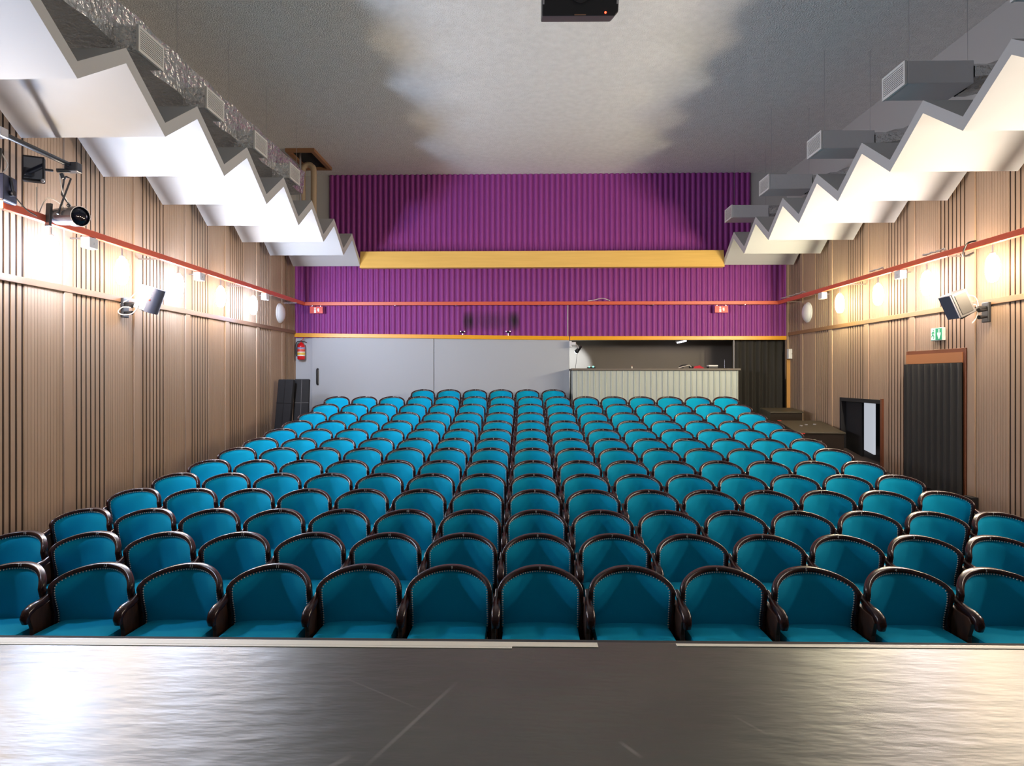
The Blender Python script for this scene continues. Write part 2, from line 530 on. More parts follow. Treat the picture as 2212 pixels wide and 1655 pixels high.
# corner post at the right of the booth
struct(MB().box(XR - 0.10, XR + 0.02, YB - 0.14, YB + 0.0, 2.0, 4.66).build('trim_9', M['wall'], bevel=0.004))
struct(MB().box(XR - 0.13, XR - 0.015, YB - 0.20, YB - 0.14, 0.95, 2.45).build('trim_10', newmat('orange tan post', (0.55, 0.28, 0.07), 0.5), bevel=0.004))

# ------------------------------------------------------------------ stage platform
st = tag(MB().box(XL + 0.09, XR - 0.09, -1.4, 2.985, 0.0, 0.88).build('stage', M['stage']), 'glossy black stage floor in front of the first row of chairs', 'stage')
MB().box(XL + 0.09, XR - 0.09, 2.985, 3.03, 0.60, 0.872).build('nosing', M['matt'], st, label='matt black front edge of the stage')
MB().box(-5.2, 0.315, 2.925, 2.975, 0.8805, 0.8825).build('edge_tape', M['tape'], st, label='cream tape along the left of the stage edge')
MB().box(-5.2, -0.06, 2.905, 2.93, 0.8805, 0.8821).build('edge_tape', M['tape'], st)
MB().box(0.66, 5.8, 2.945, 2.972, 0.8805, 0.8825).build('edge_tape', M['tape'], st, label='cream tape along the right of the stage edge')

# ------------------------------------------------------------------ zigzag reflectors
def reflector(label, x0, x1, side):
    t = thing('ceiling_reflector', label, 'reflector', (0, 0, 0), group='zigzag ceiling reflectors')
    ys_ = []
    k = -3
    while 5.516 + 1.36 * k < 15.1:
        b0 = 5.516 + 1.36 * k
        ys_.append((b0, 4.54)); ys_.append((b0 + 0.68, 4.985)); k += 1
    ys_ = [p for p in ys_ if p[0] < 15.05]
    for (ya, za), (yb, zb) in zip(ys_[:-1], ys_[1:]):
        th = 0.145
        v = [(x, y, z) for x in (x0, x1) for (y, z) in ((ya, za), (yb, zb), (yb, zb + th), (ya, za + th))]
        MB().add(v, [(0, 3, 2, 1), (4, 5, 6, 7), (0, 1, 5, 4), (1, 2, 6, 5), (2, 3, 7, 6), (3, 0, 4, 7)]).build('panel', M['white'], t)
    return t
reflector('white folded zigzag reflector hung along the left wall', -5.25, -3.735, -1)
reflector('white folded zigzag reflector hung along the right wall', 4.415, 5.945, 1)

# ------------------------------------------------------------------ foil ducts with white grilles
def grille_parts(parent, x, yc, zc_, face, w=0.48, h=0.27):
    """frame and fins on the face looking towards face (+1 = +x)"""
    f_ = MB()
    t = 0.028
    f_.box(x, x + face * 0.025, yc - w / 2, yc + w / 2, zc_ - h / 2, zc_ - h / 2 + t)
    f_.box(x, x + face * 0.025, yc - w / 2, yc + w / 2, zc_ + h / 2 - t, zc_ + h / 2)
    f_.box(x, x + face * 0.025, yc - w / 2, yc - w / 2 + t, zc_ - h / 2 + t, zc_ + h / 2 - t)
    f_.box(x, x + face * 0.025, yc + w / 2 - t, yc + w / 2, zc_ - h / 2 + t, zc_ + h / 2 - t)
    g = f_.build('grille', M['grille'], parent)
    s_ = MB()
    n = 10
    for i in range(n):
        z = zc_ - h / 2 + t + (i + 0.5) * (h - 2 * t) / n
        s_.box(-0.008, 0.008, yc - w / 2 + t, yc + w / 2 - t, -0.0055, 0.0055, Matrix.Translation((x + face * 0.012, 0, z)) @ Matrix.Rotation(face * 0.5, 4, 'Y'))
    s_.build('fins', M['grille'], g)
    return g
t = thing('air_duct', 'long foil air duct with white grilles above the left reflector', 'duct', (0, 0, 0), group='foil air ducts')
mb = MB()
seg = 40
sec = [(-4.78, 5.45), (-4.22, 5.50), (-4.18, 5.92), (-4.74, 5.95)]
v = []; f = []
for i in range(seg + 1):
    y = 3.0 + (12.6 - 3.0) * i / seg
    wob = 0.012 * math.sin(i * 1.9)
    for (x, z) in sec:
        v.append((x + wob, y, z + wob * 0.7))
for i in range(seg):
    for k in range(4):
        a = i * 4 + k; c = i * 4 + (k + 1) % 4
        f.append((a, c, c + 4, a + 4))
f.append((3, 2, 1, 0)); e = seg * 4; f.append((e, e + 1, e + 2, e + 3))
mb.add(v, f).build('duct_body', M['foil'], t)
for yc in (7.0, 8.46, 9.93, 11.40):
    nk = MB().box(-4.25, -3.97, yc - 0.23, yc + 0.23, 5.39, 5.64).build('duct_neck', M['foil'], t)
    MB().box(-3.972, -3.968, yc - 0.22, yc + 0.22, 5.40, 5.63).build('duct_mouth', M['void'], nk)
    grille_parts(t, -3.97, yc, 5.515, 1)
for y in (6.4, 8.0, 9.4, 10.8, 12.2):
    MB().tube([(-4.2, y, 5.9), (-4.2, y, ZCEIL)], 0.003, 5).build('hanger_rod', M['steel'], t)

for yc in (5.72, 7.83, 9.96, 12.04, 14.15):
    wh = {5.72: 'just out of sight beside the stage', 7.83: 'nearest the stage', 9.96: 'second from the stage', 12.04: 'third from the stage', 14.15: 'nearest the back wall'}[yc]
    t = thing('air_duct', 'foil branch duct with white grille above right reflector, ' + wh, 'duct', (0, 0, 0), group='foil air ducts')
    bo = MB().box(4.26, 5.0, yc - 0.24, yc + 0.24, 5.33, 5.59).build('duct_body', M['foil2'], t, bevel=0.012)
    fx = MB()
    secs = []
    v = []; f = []
    n = 9
    for i in range(n):
        q = i / (n - 1)
        x = 5.0 + 0.95 * q
        up = 0.30 * q * q
        w = 0.25 + 0.012 * math.sin(i * 2.1)
        h = 0.14 + 0.010 * math.sin(i * 2.7)
        for k in range(8):
            a = 2 * PI * (k + 0.5) / 8
            cx, sx = math.cos(a), math.sin(a)
            sq = max(abs(cx), abs(sx))
            mixv = q * 0.6
            cy = (cx / sq) * (1 - mixv) + cx * mixv; sz = (sx / sq) * (1 - mixv) + sx * mixv
            v.append((x, yc + cy * w, 5.46 + up + sz * h))
    for i in range(n - 1):
        for k in range(8):
            a = i * 8 + k; c = i * 8 + (k + 1) % 8
            f.append((a, a + 8, c + 8, c))
    fx.add(v, f).build('flexible_duct', M['foil'], t, smooth=40)
    MB().box(4.257, 4.262, yc - 0.22, yc + 0.22, 5.35, 5.57).build('duct_mouth', M['void'], t)
    grille_parts(t, 4.257, yc, 5.46, -1)
    for (xx, yy) in ((4.3, yc - 0.2), (4.95, yc - 0.2)):
        MB().tube([(xx, yy, 5.58), (xx, yy, ZCEIL)], 0.003, 5).build('hanger_rod', M['steel'], t)

# hatch with pipes at the rear left of the ceiling
t = thing('ceiling_hatch', 'open brown wooden ceiling hatch at the rear left', 'hatch', (0, 0, 0))
hm = MB()
for (x0, x1, y0, y1) in ((-4.95, -4.35, 13.7, 13.78), (-4.95, -4.35, 14.9, 14.98), (-4.43, -4.35, 13.78, 14.9), (-4.95, -4.87, 13.78, 14.9)):
    hm.box(x0, x1, y0, y1, 6.68, 6.749)
hm.build('hatch_frame', M['brown'], t)
MB().box(-4.87, -4.43, 13.78, 14.9, 6.735, 6.749).build('opening', M['void'], t)
t = tag(MB().tube(cable([(-4.58, 14.4, 5.2), (-4.58, 14.4, 5.9), (-4.58, 14.4, 6.48), (-4.63, 14.4, 6.60), (-4.70, 14.4, 6.63), (-4.77, 14.4, 6.60), (-4.82, 14.4, 6.48), (-4.82, 14.4, 5.9), (-4.82, 14.4, 5.2)]), 0.062, 14).build('drain_pipe', M['cream'], smooth=60), 'cream pipe bent like an upturned U under the brown ceiling hatch', 'pipe', 'pipes at the hatch')
t = tag(MB().tube([(-4.70, 13.9, 5.2), (-4.70, 13.9, 6.73)], 0.02, 10).build('conduit', M['steel'], smooth=60), 'thin grey conduit beside the cream pipe under the hatch', 'pipe', 'pipes at the hatch')

# ------------------------------------------------------------------ projector on the ceiling
pt = thing('projector', 'black projector box hung from the ceiling, red light in its corner', 'projector', (0.57, 7.07, 5.85), (math.radians(20), 0, math.radians(0.6)))
m = MB()
poly = [(-0.40, 0.0), (0.365, 0.0), (0.40, 0.035), (0.40, 0.46), (-0.40, 0.46)]
m.prism([(x, z) for x, z in poly], 0.42, Matrix.Rotation(PI / 2, 4, 'X') @ Matrix.Translation((0, 0, -0.42)))
m.build('body', M['black'], pt, bevel=0.012)
ring = MB().lathe([(0.10, 0), (0.12, 0.012), (0.12, 0.03), (0.085, 0.03), (0.085, 0.004)], 28, Matrix.Translation((0.0, 0.0, 0.24)) @ Matrix.Rotation(PI / 2, 4, 'X'))
r_ = ring.build('lens_ring', M['matt'], pt, smooth=40)
MB().lathe([(0.084, 0.0), (0.07, 0.012), (0.03, 0.02), (0.001, 0.022)], 24, Matrix.Translation((0.0, 0.0, 0.24)) @ Matrix.Rotation(PI / 2, 4, 'X')).build('lens', M['glass'], r_, smooth=60)
MB().ball((0.265, -0.003, 0.03), 0.011).build('power_light', M['led_red'], pt, label='glowing red power light')
for xx in (-0.385, 0.385):
    MB().box(xx - 0.008, xx + 0.008, -0.006, 0.004, 0.11, 0.45).build('edge_trim', M['greyp'], pt)
MB().box(-0.06, 0.06, -0.004, 0.004, 0.006, 0.016).build('badge', M['strip'], pt)
MB().tube([(0, 0.20, 0.45), (0, 0.36, 0.86)], 0.03, 10).build('mount_pole', M['black'], pt, smooth=50)

# ------------------------------------------------------------------ the lamps of the room, under the rails
def sconce(X, sgn, y, z, col, k, label):
    """frosted glowing glass lamp hung under the red rail, close to the wall"""
    t = thing('rail_lamp', label, 'lamp', (X + sgn * 0.30, y, z), group='glowing lamps under the red rails')
    MB().tube([(0, 0, 0.155), (0, 0, 0.30)], 0.010, 8).build('stem', M['steel'], t, smooth=50)
    MB().lathe([(0.03, 0.15), (0.034, 0.155), (0.034, 0.185), (0.02, 0.20)], 16).build('cap', M['whitep'], t, smooth=50)
    def opal(strength):
        em = newmat('glowing opal glass', (0.9, 0.9, 0.9), 0.3)
        return emit(em, col, strength)
    # opal glass in two halves; wall-side glow weakened so the wall lights less
    def half(a0, a1):
        mb = MB(); n = 10; mm = 12; v = []; f = []
        for q in range(mm + 1):
            zz = -0.17 * math.cos(PI * q / mm)
            r = 0.078 * max(0.04, math.sin(PI * q / mm)) ** 0.6
            for k in range(n + 1):
                a = a0 + (a1 - a0) * k / n
                v.append((sgn * r * math.cos(a), sgn * r * math.sin(a), zz))
        for q in range(mm):
            for k in range(n):
                a = q * (n + 1) + k
                f.append((a, a + 1, a + n + 2, a + n + 1))
        return mb.add(v, f)
    half(-PI / 2, PI / 2).build('shade', opal(LAMP * k), t, smooth=60)
    half(PI / 2, 3 * PI / 2).build('shade_back', opal(LAMP * k * 0.10), t, smooth=60, label='back half of the glass shade, glow weakened to light the wall less')
    return t
ordn = ['first', 'second', 'third', 'fourth', 'fifth']
for i, (y, col, k) in enumerate(((7.16, COOL, 1.35), (8.44, WARM, 0.8), (9.82, COOL, 1.2), (11.20, WARM, 0.8), (12.55, COOL, 1.0))):
    sconce(XL, 1, y, 3.395, col, k, 'glowing %s lamp under the left red rail, %s from the stage' % ('cool white' if col is COOL else 'warm white', ordn[i]))
for y, c_, wh in ((5.78, WARM, 'first outside the frame'), (4.40, COOL, 'second outside the frame')):
    sconce(XL, 1, y, 3.395, c_, 0.9, 'glowing lamp under the left red rail, ' + wh)
for i, (y, col, k) in enumerate(((8.42, (1.0, 0.80, 0.55), 1.0), (9.78, (1.0, 0.90, 0.92), 1.0), (11.12, (1.0, 0.84, 0.64), 1.0), (12.46, (1.0, 0.93, 0.58), 1.0))):
    sconce(XR, -1, y, 3.395, col, k, 'glowing %s lamp under the right red rail, %s from the stage' % (['amber', 'pinkish white', 'warm white', 'pale yellow'][i], ordn[i]))
for y, c_, wh in ((7.05, (1.0, 0.9, 0.75), 'first outside the frame'), (5.68, (1.0, 0.84, 0.64), 'second outside the frame'), (4.30, (1.0, 0.92, 0.85), 'third outside the frame')):
    sconce(XR, -1, y, 3.395, c_, 0.9, 'glowing lamp under the right red rail, ' + wh)

# round white wall discs
for X, sgn, y, z, lab in ((XL, 1, 14.55, 3.44, 'left wall near the purple corner'), (XR, -1, 14.42, 3.42, 'right wall near the purple corner')):
    t = thing('round_wall_light', 'unlit round white disc light on the ' + lab, 'lamp', (X + sgn * 0.0605, y, z), group='round white wall lights')
    A = Matrix.Rotation(sgn * PI / 2, 4, 'Y')
    MB().lathe([(0.215, 0), (0.215, 0.02), (0.20, 0.03)], 32, A).build('base', M['whitep'], t, smooth=40)
    MB().lathe([(0.198, 0.03), (0.19, 0.05), (0.15, 0.075), (0.08, 0.092), (0.001, 0.097)], 32, A).build('diffuser', M['whitep'], t, smooth=60)

# small white boxes under the rails
for X, sgn, y, wh in ((XL, 1, 7.76, 'left rail, nearest the stage'), (XL, 1, 10.40, 'left rail, second from the stage'), (XL, 1, 13.06, 'left rail, nearest the back'), (XR, -1, 10.41, 'right rail, nearer the stage'), (XR, -1, 13.11, 'right rail, nearer the back')):
    t = thing('junction_box', 'small white box hung under the ' + wh, 'box', (X + sgn * 0.33, y, 3.555), group='white boxes under the red rails')
    MB().box(-0.05, 0.05, -0.085, 0.085, 0, 0.125).build('body', M['whitep'], t, bevel=0.008)
    MB().box(-0.012, 0.012, -0.02, 0.02, 0.125, 0.136).build('clip', M['steel'], t)
    MB().box(sgn * 0.05, sgn * 0.053, -0.004, 0.004, 0.045, 0.07).build('switch', M['greyp'], t)

# ------------------------------------------------------------------ wall speakers
def bracket(parent, base, tip, sgn):
    MB().cbox((base[0], base[1], base[2]), (0.04, 0.13, 0.26)).build('wall_plate', M['black'], parent, bevel=0.008)
    MB().tube([(base[0] + sgn * 0.02, base[1], base[2] + 0.06), (base[0] + sgn * 0.10, base[1], base[2] + 0.06), tip], 0.022, 10).build('arm', M['black'], parent, smooth=50)
    for dz in (-0.06, 0.03):
        MB().tube([(base[0] + sgn * 0.02, base[1] - 0.03, base[2] + dz), (base[0] + sgn * 0.13, base[1] - 0.05, base[2] + dz - 0.01)], [0.014, 0.028], 10).build('knob', M['black'], parent, smooth=50)
t = thing('wall_speaker', 'grey loudspeaker tilted on a bracket above the right wall exit sign', 'speaker', (5.60, 8.85, 2.99), group='wall loudspeakers')
Rm = Matrix.Rotation(math.radians(-24), 4, 'Y')
MB().box(-0.09, 0.125, -0.125, 0.125, -0.162, 0.162, Rm).build('cabinet', newmat('dark grey cabinet', (0.10, 0.095, 0.095), 0.5), t, bevel=0.01)
MB().box(-0.112, -0.09, -0.12, 0.12, -0.157, 0.157, Rm).build('front_grille', M['dgrey'], t, bevel=0.006)
MB().box(-0.06, 0.095, -0.131, -0.122, -0.13, 0.13, Rm).build('side_panel', newmat('pale side panel', (0.045, 0.042, 0.040), 0.7), t, bevel=0.004)
bracket(t, (XR - 0.10 - 5.60, -0.02, -0.10), (0.06, 0.0, -0.17), -1)
MB().tube(cable([(0.15, 0.02, 0.13), (0.24, 0.0, 0.10), (0.28, 0, -0.02), (0.26, 0, -0.16), (0.20, 0, -0.24)]), 0.006, 6).build('cable', M['cable'], t)
MB().tube(cable([(0.14, -0.02, -0.03), (0.22, -0.03, 0.0), (0.26, -0.02, -0.06), (0.30, -0.02, -0.05), (0.34, -0.02, -0.03), (0.36, 0.0, -0.04)]), 0.006, 6).build('cable', M['cable'], t)

t = thing('wall_speaker', 'loudspeaker with pale side and dark curved front on the left wall', 'speaker', (-5.02, 8.85, 3.09), group='wall loudspeakers')
Rm = Matrix.Rotation(math.radians(20), 4, 'Y')
MB().box(-0.10, 0.05, -0.125, 0.125, -0.16, 0.16, Rm).build('cabinet', M['whitep'], t, bevel=0.012)
poly = [(0.05, -0.125), (0.09, -0.12), (0.13, -0.09), (0.15, -0.04), (0.155, 0.0), (0.15, 0.04), (0.13, 0.09), (0.09, 0.12), (0.05, 0.125)]
fr = MB().prism(poly, 0.33, Rm @ Matrix.Translation((0, 0, -0.165))).build('front_grille', M['dgrey'], t, smooth=50)
for i in range(3):
    MB().ball((0.0, 0, 0), 0.007, 6, 4, Rm @ Matrix.Translation((0.075, -0.123, 0.11 - i * 0.035))).build('button', M['whitep'], t)
MB().ball((0, 0, 0), 0.014, 8, 5, Rm @ Matrix.Translation((0.075, -0.121, 0.0))).build('badge', M['signred'], t, label='small red badge')
for zz in (0.11, -0.10):
    MB().tube([(-0.075, -0.128, zz), (-0.03, -0.137, zz - 0.012), (0.02, -0.128, zz - 0.02)], 0.006, 6, Rm).build('screw_slot', M['greyp'], t)
bracket(t, (XL + 0.10 + 5.02, -0.02, -0.12), (-0.06, 0, -0.15), 1)
MB().tube(cable([(-0.10, -0.10, 0.10), (-0.20, -0.10, 0.0), (-0.30, -0.08, -0.05), (-0.38, -0.06, -0.08)]), 0.006, 6).build('cable', M['cable'], t)
MB().tube(cable([(-0.06, -0.13, -0.08), (-0.14, -0.14, -0.20), (-0.28, -0.12, -0.22), (-0.36, -0.10, -0.18), (-0.30, -0.10, -0.12), (-0.2, -0.08, -0.12)]), 0.008, 6).build('cable', M['cable'], t)

# ------------------------------------------------------------------ stage lights on the bar at the left
bar = thing('lighting_bar', 'black pipe bar hung under the left reflector for stage lights', 'bar', (-4.9, 0, 4.33))
MB().tube([(0, 5.2, 0), (0, 7.14, 0)], 0.026, 12).build('pipe', M['black'], bar, smooth=50)
MB().cbox((0.02, 7.14, -0.02), (0.14, 0.10, 0.10)).build('end_clamp', M['black'], bar, bevel=0.01)
MB().cbox((0, 6.15, 0.0), (0.10, 0.10, 0.09)).build('clamp', M['steel'], bar, bevel=0.01)
MB().tube([(0.0, 7.12, -0.06), (-0.075, 7.02, -0.085)], 0.022, 10).build('cross_arm', M['black'], bar, smooth=50)
MB().tube([(0, 5.6, 0.02), (0, 5.6, 0.25)], 0.012, 8).build('hanger_rod', M['black'], bar)

t = thing('stage_light', 'silver and black can spotlight with dark round lens below the bar', 'spotlight', (-4.83, 7.0, 3.75), group='stage lights at the left')
ax = Vector((0.90, -0.42, -0.10))
A = aim((0, 0, 0), ax)
MB().lathe([(0.05, -0.22), (0.085, -0.20), (0.092, -0.10), (0.092, 0.09), (0.105, 0.10), (0.105, 0.20), (0.098, 0.20), (0.098, 0.17)], 24, A).build('housing', newmat('dark silver can', (0.16, 0.16, 0.18), 0.25, 0.9), t, smooth=40)
MB().lathe([(0.097, 0.172), (0.08, 0.188), (0.04, 0.197), (0.001, 0.20)], 24, A).build('lens', M['glass'], t, smooth=60)
MB().tube([tuple(A @ Vector((0.115, 0, 0.0))), (-0.12, 0.06, 0.25), (-0.09, 0.05, 0.40), (-0.05, 0.03, 0.43), (0.02, 0.0, 0.40), tuple(A @ Vector((-0.115, 0, 0.0)))], 0.010, 8).build('yoke', M['black'], t, smooth=50)
MB().tube([(-0.10, 0.06, 0.42), (-0.12, 0.05, 0.47)], 0.02, 8).build('clamp', M['black'], t)
MB().cbox((0, 0, 0), (0.03, 0.24, 0.08), A @ Matrix.Translation((-0.09, 0, -0.20))).build('back_cap', M['black'], t, bevel=0.006)
MB().ball((0, 0, 0), 0.02, 8, 5, A @ Matrix.Translation((0, 0.115, -0.02))).build('tilt_knob', M['black'], t)
MB().tube(cable([(-0.10, 0.1, -0.02), (-0.04, -0.05, 0.10), (-0.20, -0.05, 0.18), (-0.30, -0.05, 0.02), (-0.31, -0.05, 0.30)]), 0.006, 6).build('cable', M['cable'], t)
MB().tube(cable([(0.02, 0.02, 0.10), (-0.08, 0.02, 0.26), (-0.13, 0.04, 0.46)]), 0.005, 6).build('cable', M['cable'], t)

t = thing('stage_light', 'small square black flood light on the cross arm under the bar', 'spotlight', (-5.10, 6.86, 4.22), group='stage lights at the left')
MB().box(-0.10, 0.09, -0.03, 0.06, -0.14, 0.12, Matrix.Rotation(math.radians(28), 4, 'Z')).build('housing', M['matt'], t, bevel=0.008)
MB().tube([(0.06, 0.05, 0.0), (0.11, 0.12, 0.01)], 0.014, 8).build('arm', M['black'], t)
MB().ball((0.09, 0.0, -0.13), 0.02, 8, 5).build('knob', M['steel'], t)
MB().box(-0.085, 0.075, -0.036, -0.028, -0.12, 0.10, Matrix.Rotation(math.radians(28), 4, 'Z')).build('lens', M['glass'], t)

t = thing('stage_light', 'large dark flood light at the left picture edge over the rail', 'spotlight', (-5.06, 6.43, 3.88), group='stage lights at the left')
MB().box(-0.27, 0.04, -0.12, 0.12, -0.13, 0.13, Matrix.Rotation(math.radians(10), 4, 'Z')).build('housing', newmat('dark blue black housing', (0.018, 0.02, 0.045), 0.5), t, bevel=0.015)
MB().tube([(0.045, 0.0, 0.11), (0.07, 0.0, -0.02), (0.05, 0.0, -0.06)], 0.016, 8).build('bracket', M['black'], t)
MB().tube([(0.04, 0.0, -0.04), (0.085, 0.0, -0.04)], 0.026, 10).build('knob', M['black'], t)
MB().tube([(-0.08, 0.0, 0.13), (-0.05, 0.0, 0.40)], 0.014, 8).build('yoke', M['black'], t)
MB().box(-0.02, 0.02, -0.09, -0.06, -0.20, -0.13).build('glowing_edge', M['filament'], t, label='bright orange glowing edge under the housing')
MB().tube(cable([(-0.05, 0, 0.14), (0.0, 0.02, 0.24), (-0.06, 0.02, 0.36)]), 0.006, 6).build('cable', M['cable'], t)
MB().tube(cable([(0.06, 0.05, -0.07), (0.09, 0.15, -0.16), (0.12, 0.25, -0.20)]), 0.006, 6).build('cable', M['bcable'], t)

# cables bundled on the right rail
for i, (y0, y1, lab) in enumerate(((13.9, 15.2, 'white cable bundle lying on the right red rail near the corner'), (10.9, 11.3, 'small white cable loop on the right red rail, middle of wall'), (9.3, 9.8, 'white plug and cable lying on the right red rail'))):
    pts = []
    n = 9
    for k in range(n):
        q = k / (n - 1)
        pts.append((XR - 0.33 + 0.02 * math.sin(k * 2.3), y0 + (y1 - y0) * q, 3.785 + 0.035 * abs(math.sin(k * 1.7))))
    mb = MB().tube(cable(pts), 0.010, 6)
    mb.tube(cable([(p[0] + 0.015, p[1] + 0.05, p[2] + 0.008 * math.cos(j * 3)) for j, p in enumerate(pts)]), 0.009, 6)
    tag(mb.build('cable_bundle', M['cable'], smooth=60), lab, 'cable', 'cables on the right rail')
mb = MB().tube(cable([(XR - 0.28, 8.75, 3.80), (XR - 0.35, 8.8, 3.785), (XR - 0.375, 8.85, 3.70), (XR - 0.34, 8.9, 3.63), (XR - 0.28, 8.8, 3.66)]), 0.012, 6)
tag(mb.build('cable_loop', M['bcable'], smooth=60), 'black cable looped around the right red rail above the doorway', 'cable', 'cables on the right rail')
tag(MB().tube(cable([(1.42, YB - 0.24, 3.782), (1.55, YB - 0.24, 3.80), (1.75, YB - 0.24, 3.84), (1.92, YB - 0.24, 3.785)]), 0.009, 6).build('cable_loop', M['cable'], smooth=60), 'short white cable lying on the red rail across the purple wall', 'cable')
tag(MB().tube([(0.967, YB - 0.075, 2.985), (0.967, YB - 0.075, 3.735)], 0.010, 8).build('conduit', M['cable'], smooth=60), 'thin pale vertical conduit on the purple wall', 'pipe')

# ------------------------------------------------------------------ back wall things
# two tiny spotlights on the orange trim
for x, w in ((-1.465, 'left'), (-0.409, 'right')):
    t = thing('mini_spotlight', 'tiny chrome spotlight on the orange trim under the %s dark stain' % w, 'spotlight', (x, YB - 0.06, 3.01), group='tiny spotlights on the orange trim')
    MB().tube([(0, 0, -0.02), (0, 0, 0.05)], 0.01, 8).build('stem', M['steel'], t)
    MB().tube([(-0.03, -0.02, 0.07), (0.03, -0.02, 0.07)], 0.022, 10).build('head', M['black'], t, smooth=50)
    for xx in (-0.045, 0.045):
        MB().ball((xx, -0.02, 0.09), 0.02, 8, 5).build('lamp', M['steel'], t)

# red signs with an extinguisher and a flame
def fire_sign(x, z, lab):
    t = thing('fire_sign', lab, 'sign', (x, YB - 0.225, z), group='red fire signs')
    MB().box(0, 0.30, -0.006, 0.0, -0.155, 0).build('plate', M['signred'], t, bevel=0.002)
    A = Matrix.Translation((0, -0.0065, 0)) @ Matrix.Rotation(PI / 2, 4, 'X')
    p = MB()
    p.prism([(0.10, -0.145), (0.145, -0.145), (0.145, -0.07), (0.135, -0.06), (0.11, -0.06), (0.10, -0.07)], 0.002, A)
    p.prism([(0.098, -0.05), (0.148, -0.05), (0.140, -0.035), (0.128, -0.015), (0.112, -0.018)], 0.002, A)
    p.prism([(0.175, -0.04), (0.19, -0.045), (0.205, -0.035), (0.22, -0.05), (0.213, -0.065), (0.225, -0.075), (0.215, -0.09), (0.222, -0.105), (0.20, -0.125), (0.18, -0.10), (0.175, -0.08)], 0.002, A)
    p.build('pictogram', M['signwhite'], t)
    for xx in (0.05, 0.25):
        MB().box(xx - 0.01, xx + 0.01, -0.004, 0.0, 0, 0.02).build('clip', M['steel'], t)
fire_sign(-4.98, 3.665, 'red fire sign hung from the rail on the left of the purple wall')
fire_sign(4.30, 3.665, 'red fire sign hung from the rail on the right of the purple wall')

# fire extinguisher
t = thing('fire_extinguisher', 'red fire extinguisher hung in the back left corner by the grey door', 'fire extinguisher', (-5.215, YB - 0.12, 2.44))
MB().lathe([(0.06, 0), (0.082, 0.015), (0.085, 0.03), (0.085, 0.31), (0.075, 0.35), (0.045, 0.385), (0.025, 0.40), (0.022, 0.42)], 24).build('cylinder', M['fire'], t, smooth=40)
lb = MB().lathe([(0.0862, 0.09), (0.0865, 0.09), (0.0865, 0.29), (0.0862, 0.29)], 24).build('label_band', M['signwhite'], t, smooth=40)
MB().lathe([(0.0868, 0.115), (0.087, 0.115), (0.087, 0.17), (0.0868, 0.17)], 24).build('yellow_band', M['yellow'], lb, smooth=40)
MB().lathe([(0.0868, 0.19), (0.087, 0.19), (0.087, 0.25), (0.0868, 0.25)], 24).build('red_band', M['signred'], lb, smooth=40)
MB().lathe([(0.0868, 0.262), (0.087, 0.262), (0.087, 0.285), (0.0868, 0.285)], 24).build('blue_band', M['blue'], lb, smooth=40)
MB().cbox((0, 0, 0.43), (0.05, 0.04, 0.04)).build('valve', M['black'], t, bevel=0.005)
MB().tube([(0.0, 0, 0.45), (0.04, 0, 0.475), (0.075, 0, 0.515)], 0.010, 8).build('lever', M['red'], t)
MB().tube([(0.02, 0, 0.43), (0.08, 0, 0.425), (0.13, 0, 0.40)], 0.008, 8).build('carry_handle', M['black'], t)
MB().tube(cable([(-0.02, 0, 0.43), (-0.09, 0, 0.42), (-0.13, 0, 0.33), (-0.125, 0, 0.2), (-0.105, 0, 0.08)]), 0.012, 8).build('hose', M['black'], t, smooth=60)
MB().box(-0.03, 0.03, 0.083, 0.106, 0.2, 0.3).build('wall_hook', M['steel'], t)

# wall box by the corner post
t = thing('wall_box', 'grey white box fixed to the post at the right end of the booth', 'box', (XR - 0.045, YB - 0.24, 2.455))
MB().box(-0.09, 0.075, -0.07, 0.04, 0, 0.225).build('body', M['whitep'], t, bevel=0.008)
MB().box(-0.02, 0.03, -0.073, -0.069, 0.10, 0.13).build('switch', M['greyp'], t)

# booth counter with ridged front
CY = 15.02
fz = floor_z(CY)
t = thing('booth_counter', 'pale green grey ridged counter of the control booth', 'counter', (0, 0, 0))
c = MB().box(1.05, 4.72, CY, YB + 0.35, fz - 0.02, 2.19)
n = 29; p = (4.72 - 1.05) / n
for i in range(n):
    x = 1.05 + i * p
    A = [(x, CY), (x + p * 0.66, CY - 0.003), (x + p * 0.72, CY - 0.026), (x + p * 0.80, CY - 0.030), (x + p, CY)]
    v = [(a, y_, z) for z in (fz - 0.02, 2.185) for a, y_ in A]
    c.add(v, [(j, j + 1, 5 + j + 1, 5 + j) for j in range(4)] + [(9, 8, 7, 6, 5), (0, 1, 2, 3, 4)])
c.build('front', M['counter'], t)
MB().box(1.02, 4.76, CY - 0.05, YB + 0.36, 2.19, 2.235).build('worktop', M['taupe'], t, bevel=0.004)

zt = 2.236
t = thing('mixer_unit', 'small device with green lights on the left end of the counter', 'device', (1.47, CY + 0.10, zt))
MB().box(-0.09, 0.09, -0.05, 0.12, 0, 0.03).build('body', M['black'], t, bevel=0.004)
for xx, r in ((-0.05, 0.013), (0.04, 0.02)):
    MB().ball((xx, -0.035, 0.035), r).build('led', M['led_green'], t)
t = thing('salt_bottle', 'tiny pale bottle standing alone on the booth counter', 'bottle', (2.38, CY + 0.10, zt))
MB().lathe([(0.016, 0), (0.017, 0.03), (0.008, 0.045), (0.008, 0.05)], 12).build('body', M['tape'], t, smooth=50)
MB().lathe([(0.01, 0.05), (0.01, 0.06)], 12).build('cap', M['signred'], t)
t = thing('headphones', 'black headphones and cords heaped on the booth counter', 'headphones', (3.60, CY + 0.14, zt))
MB().tube([(0.13 * math.cos(a), 0.10 * math.sin(a), 0.03 + 0.05 * math.sin(a)) for a in [PI * k / 10 for k in range(11)]], 0.014, 8).build('headband', M['black'], t, smooth=60)
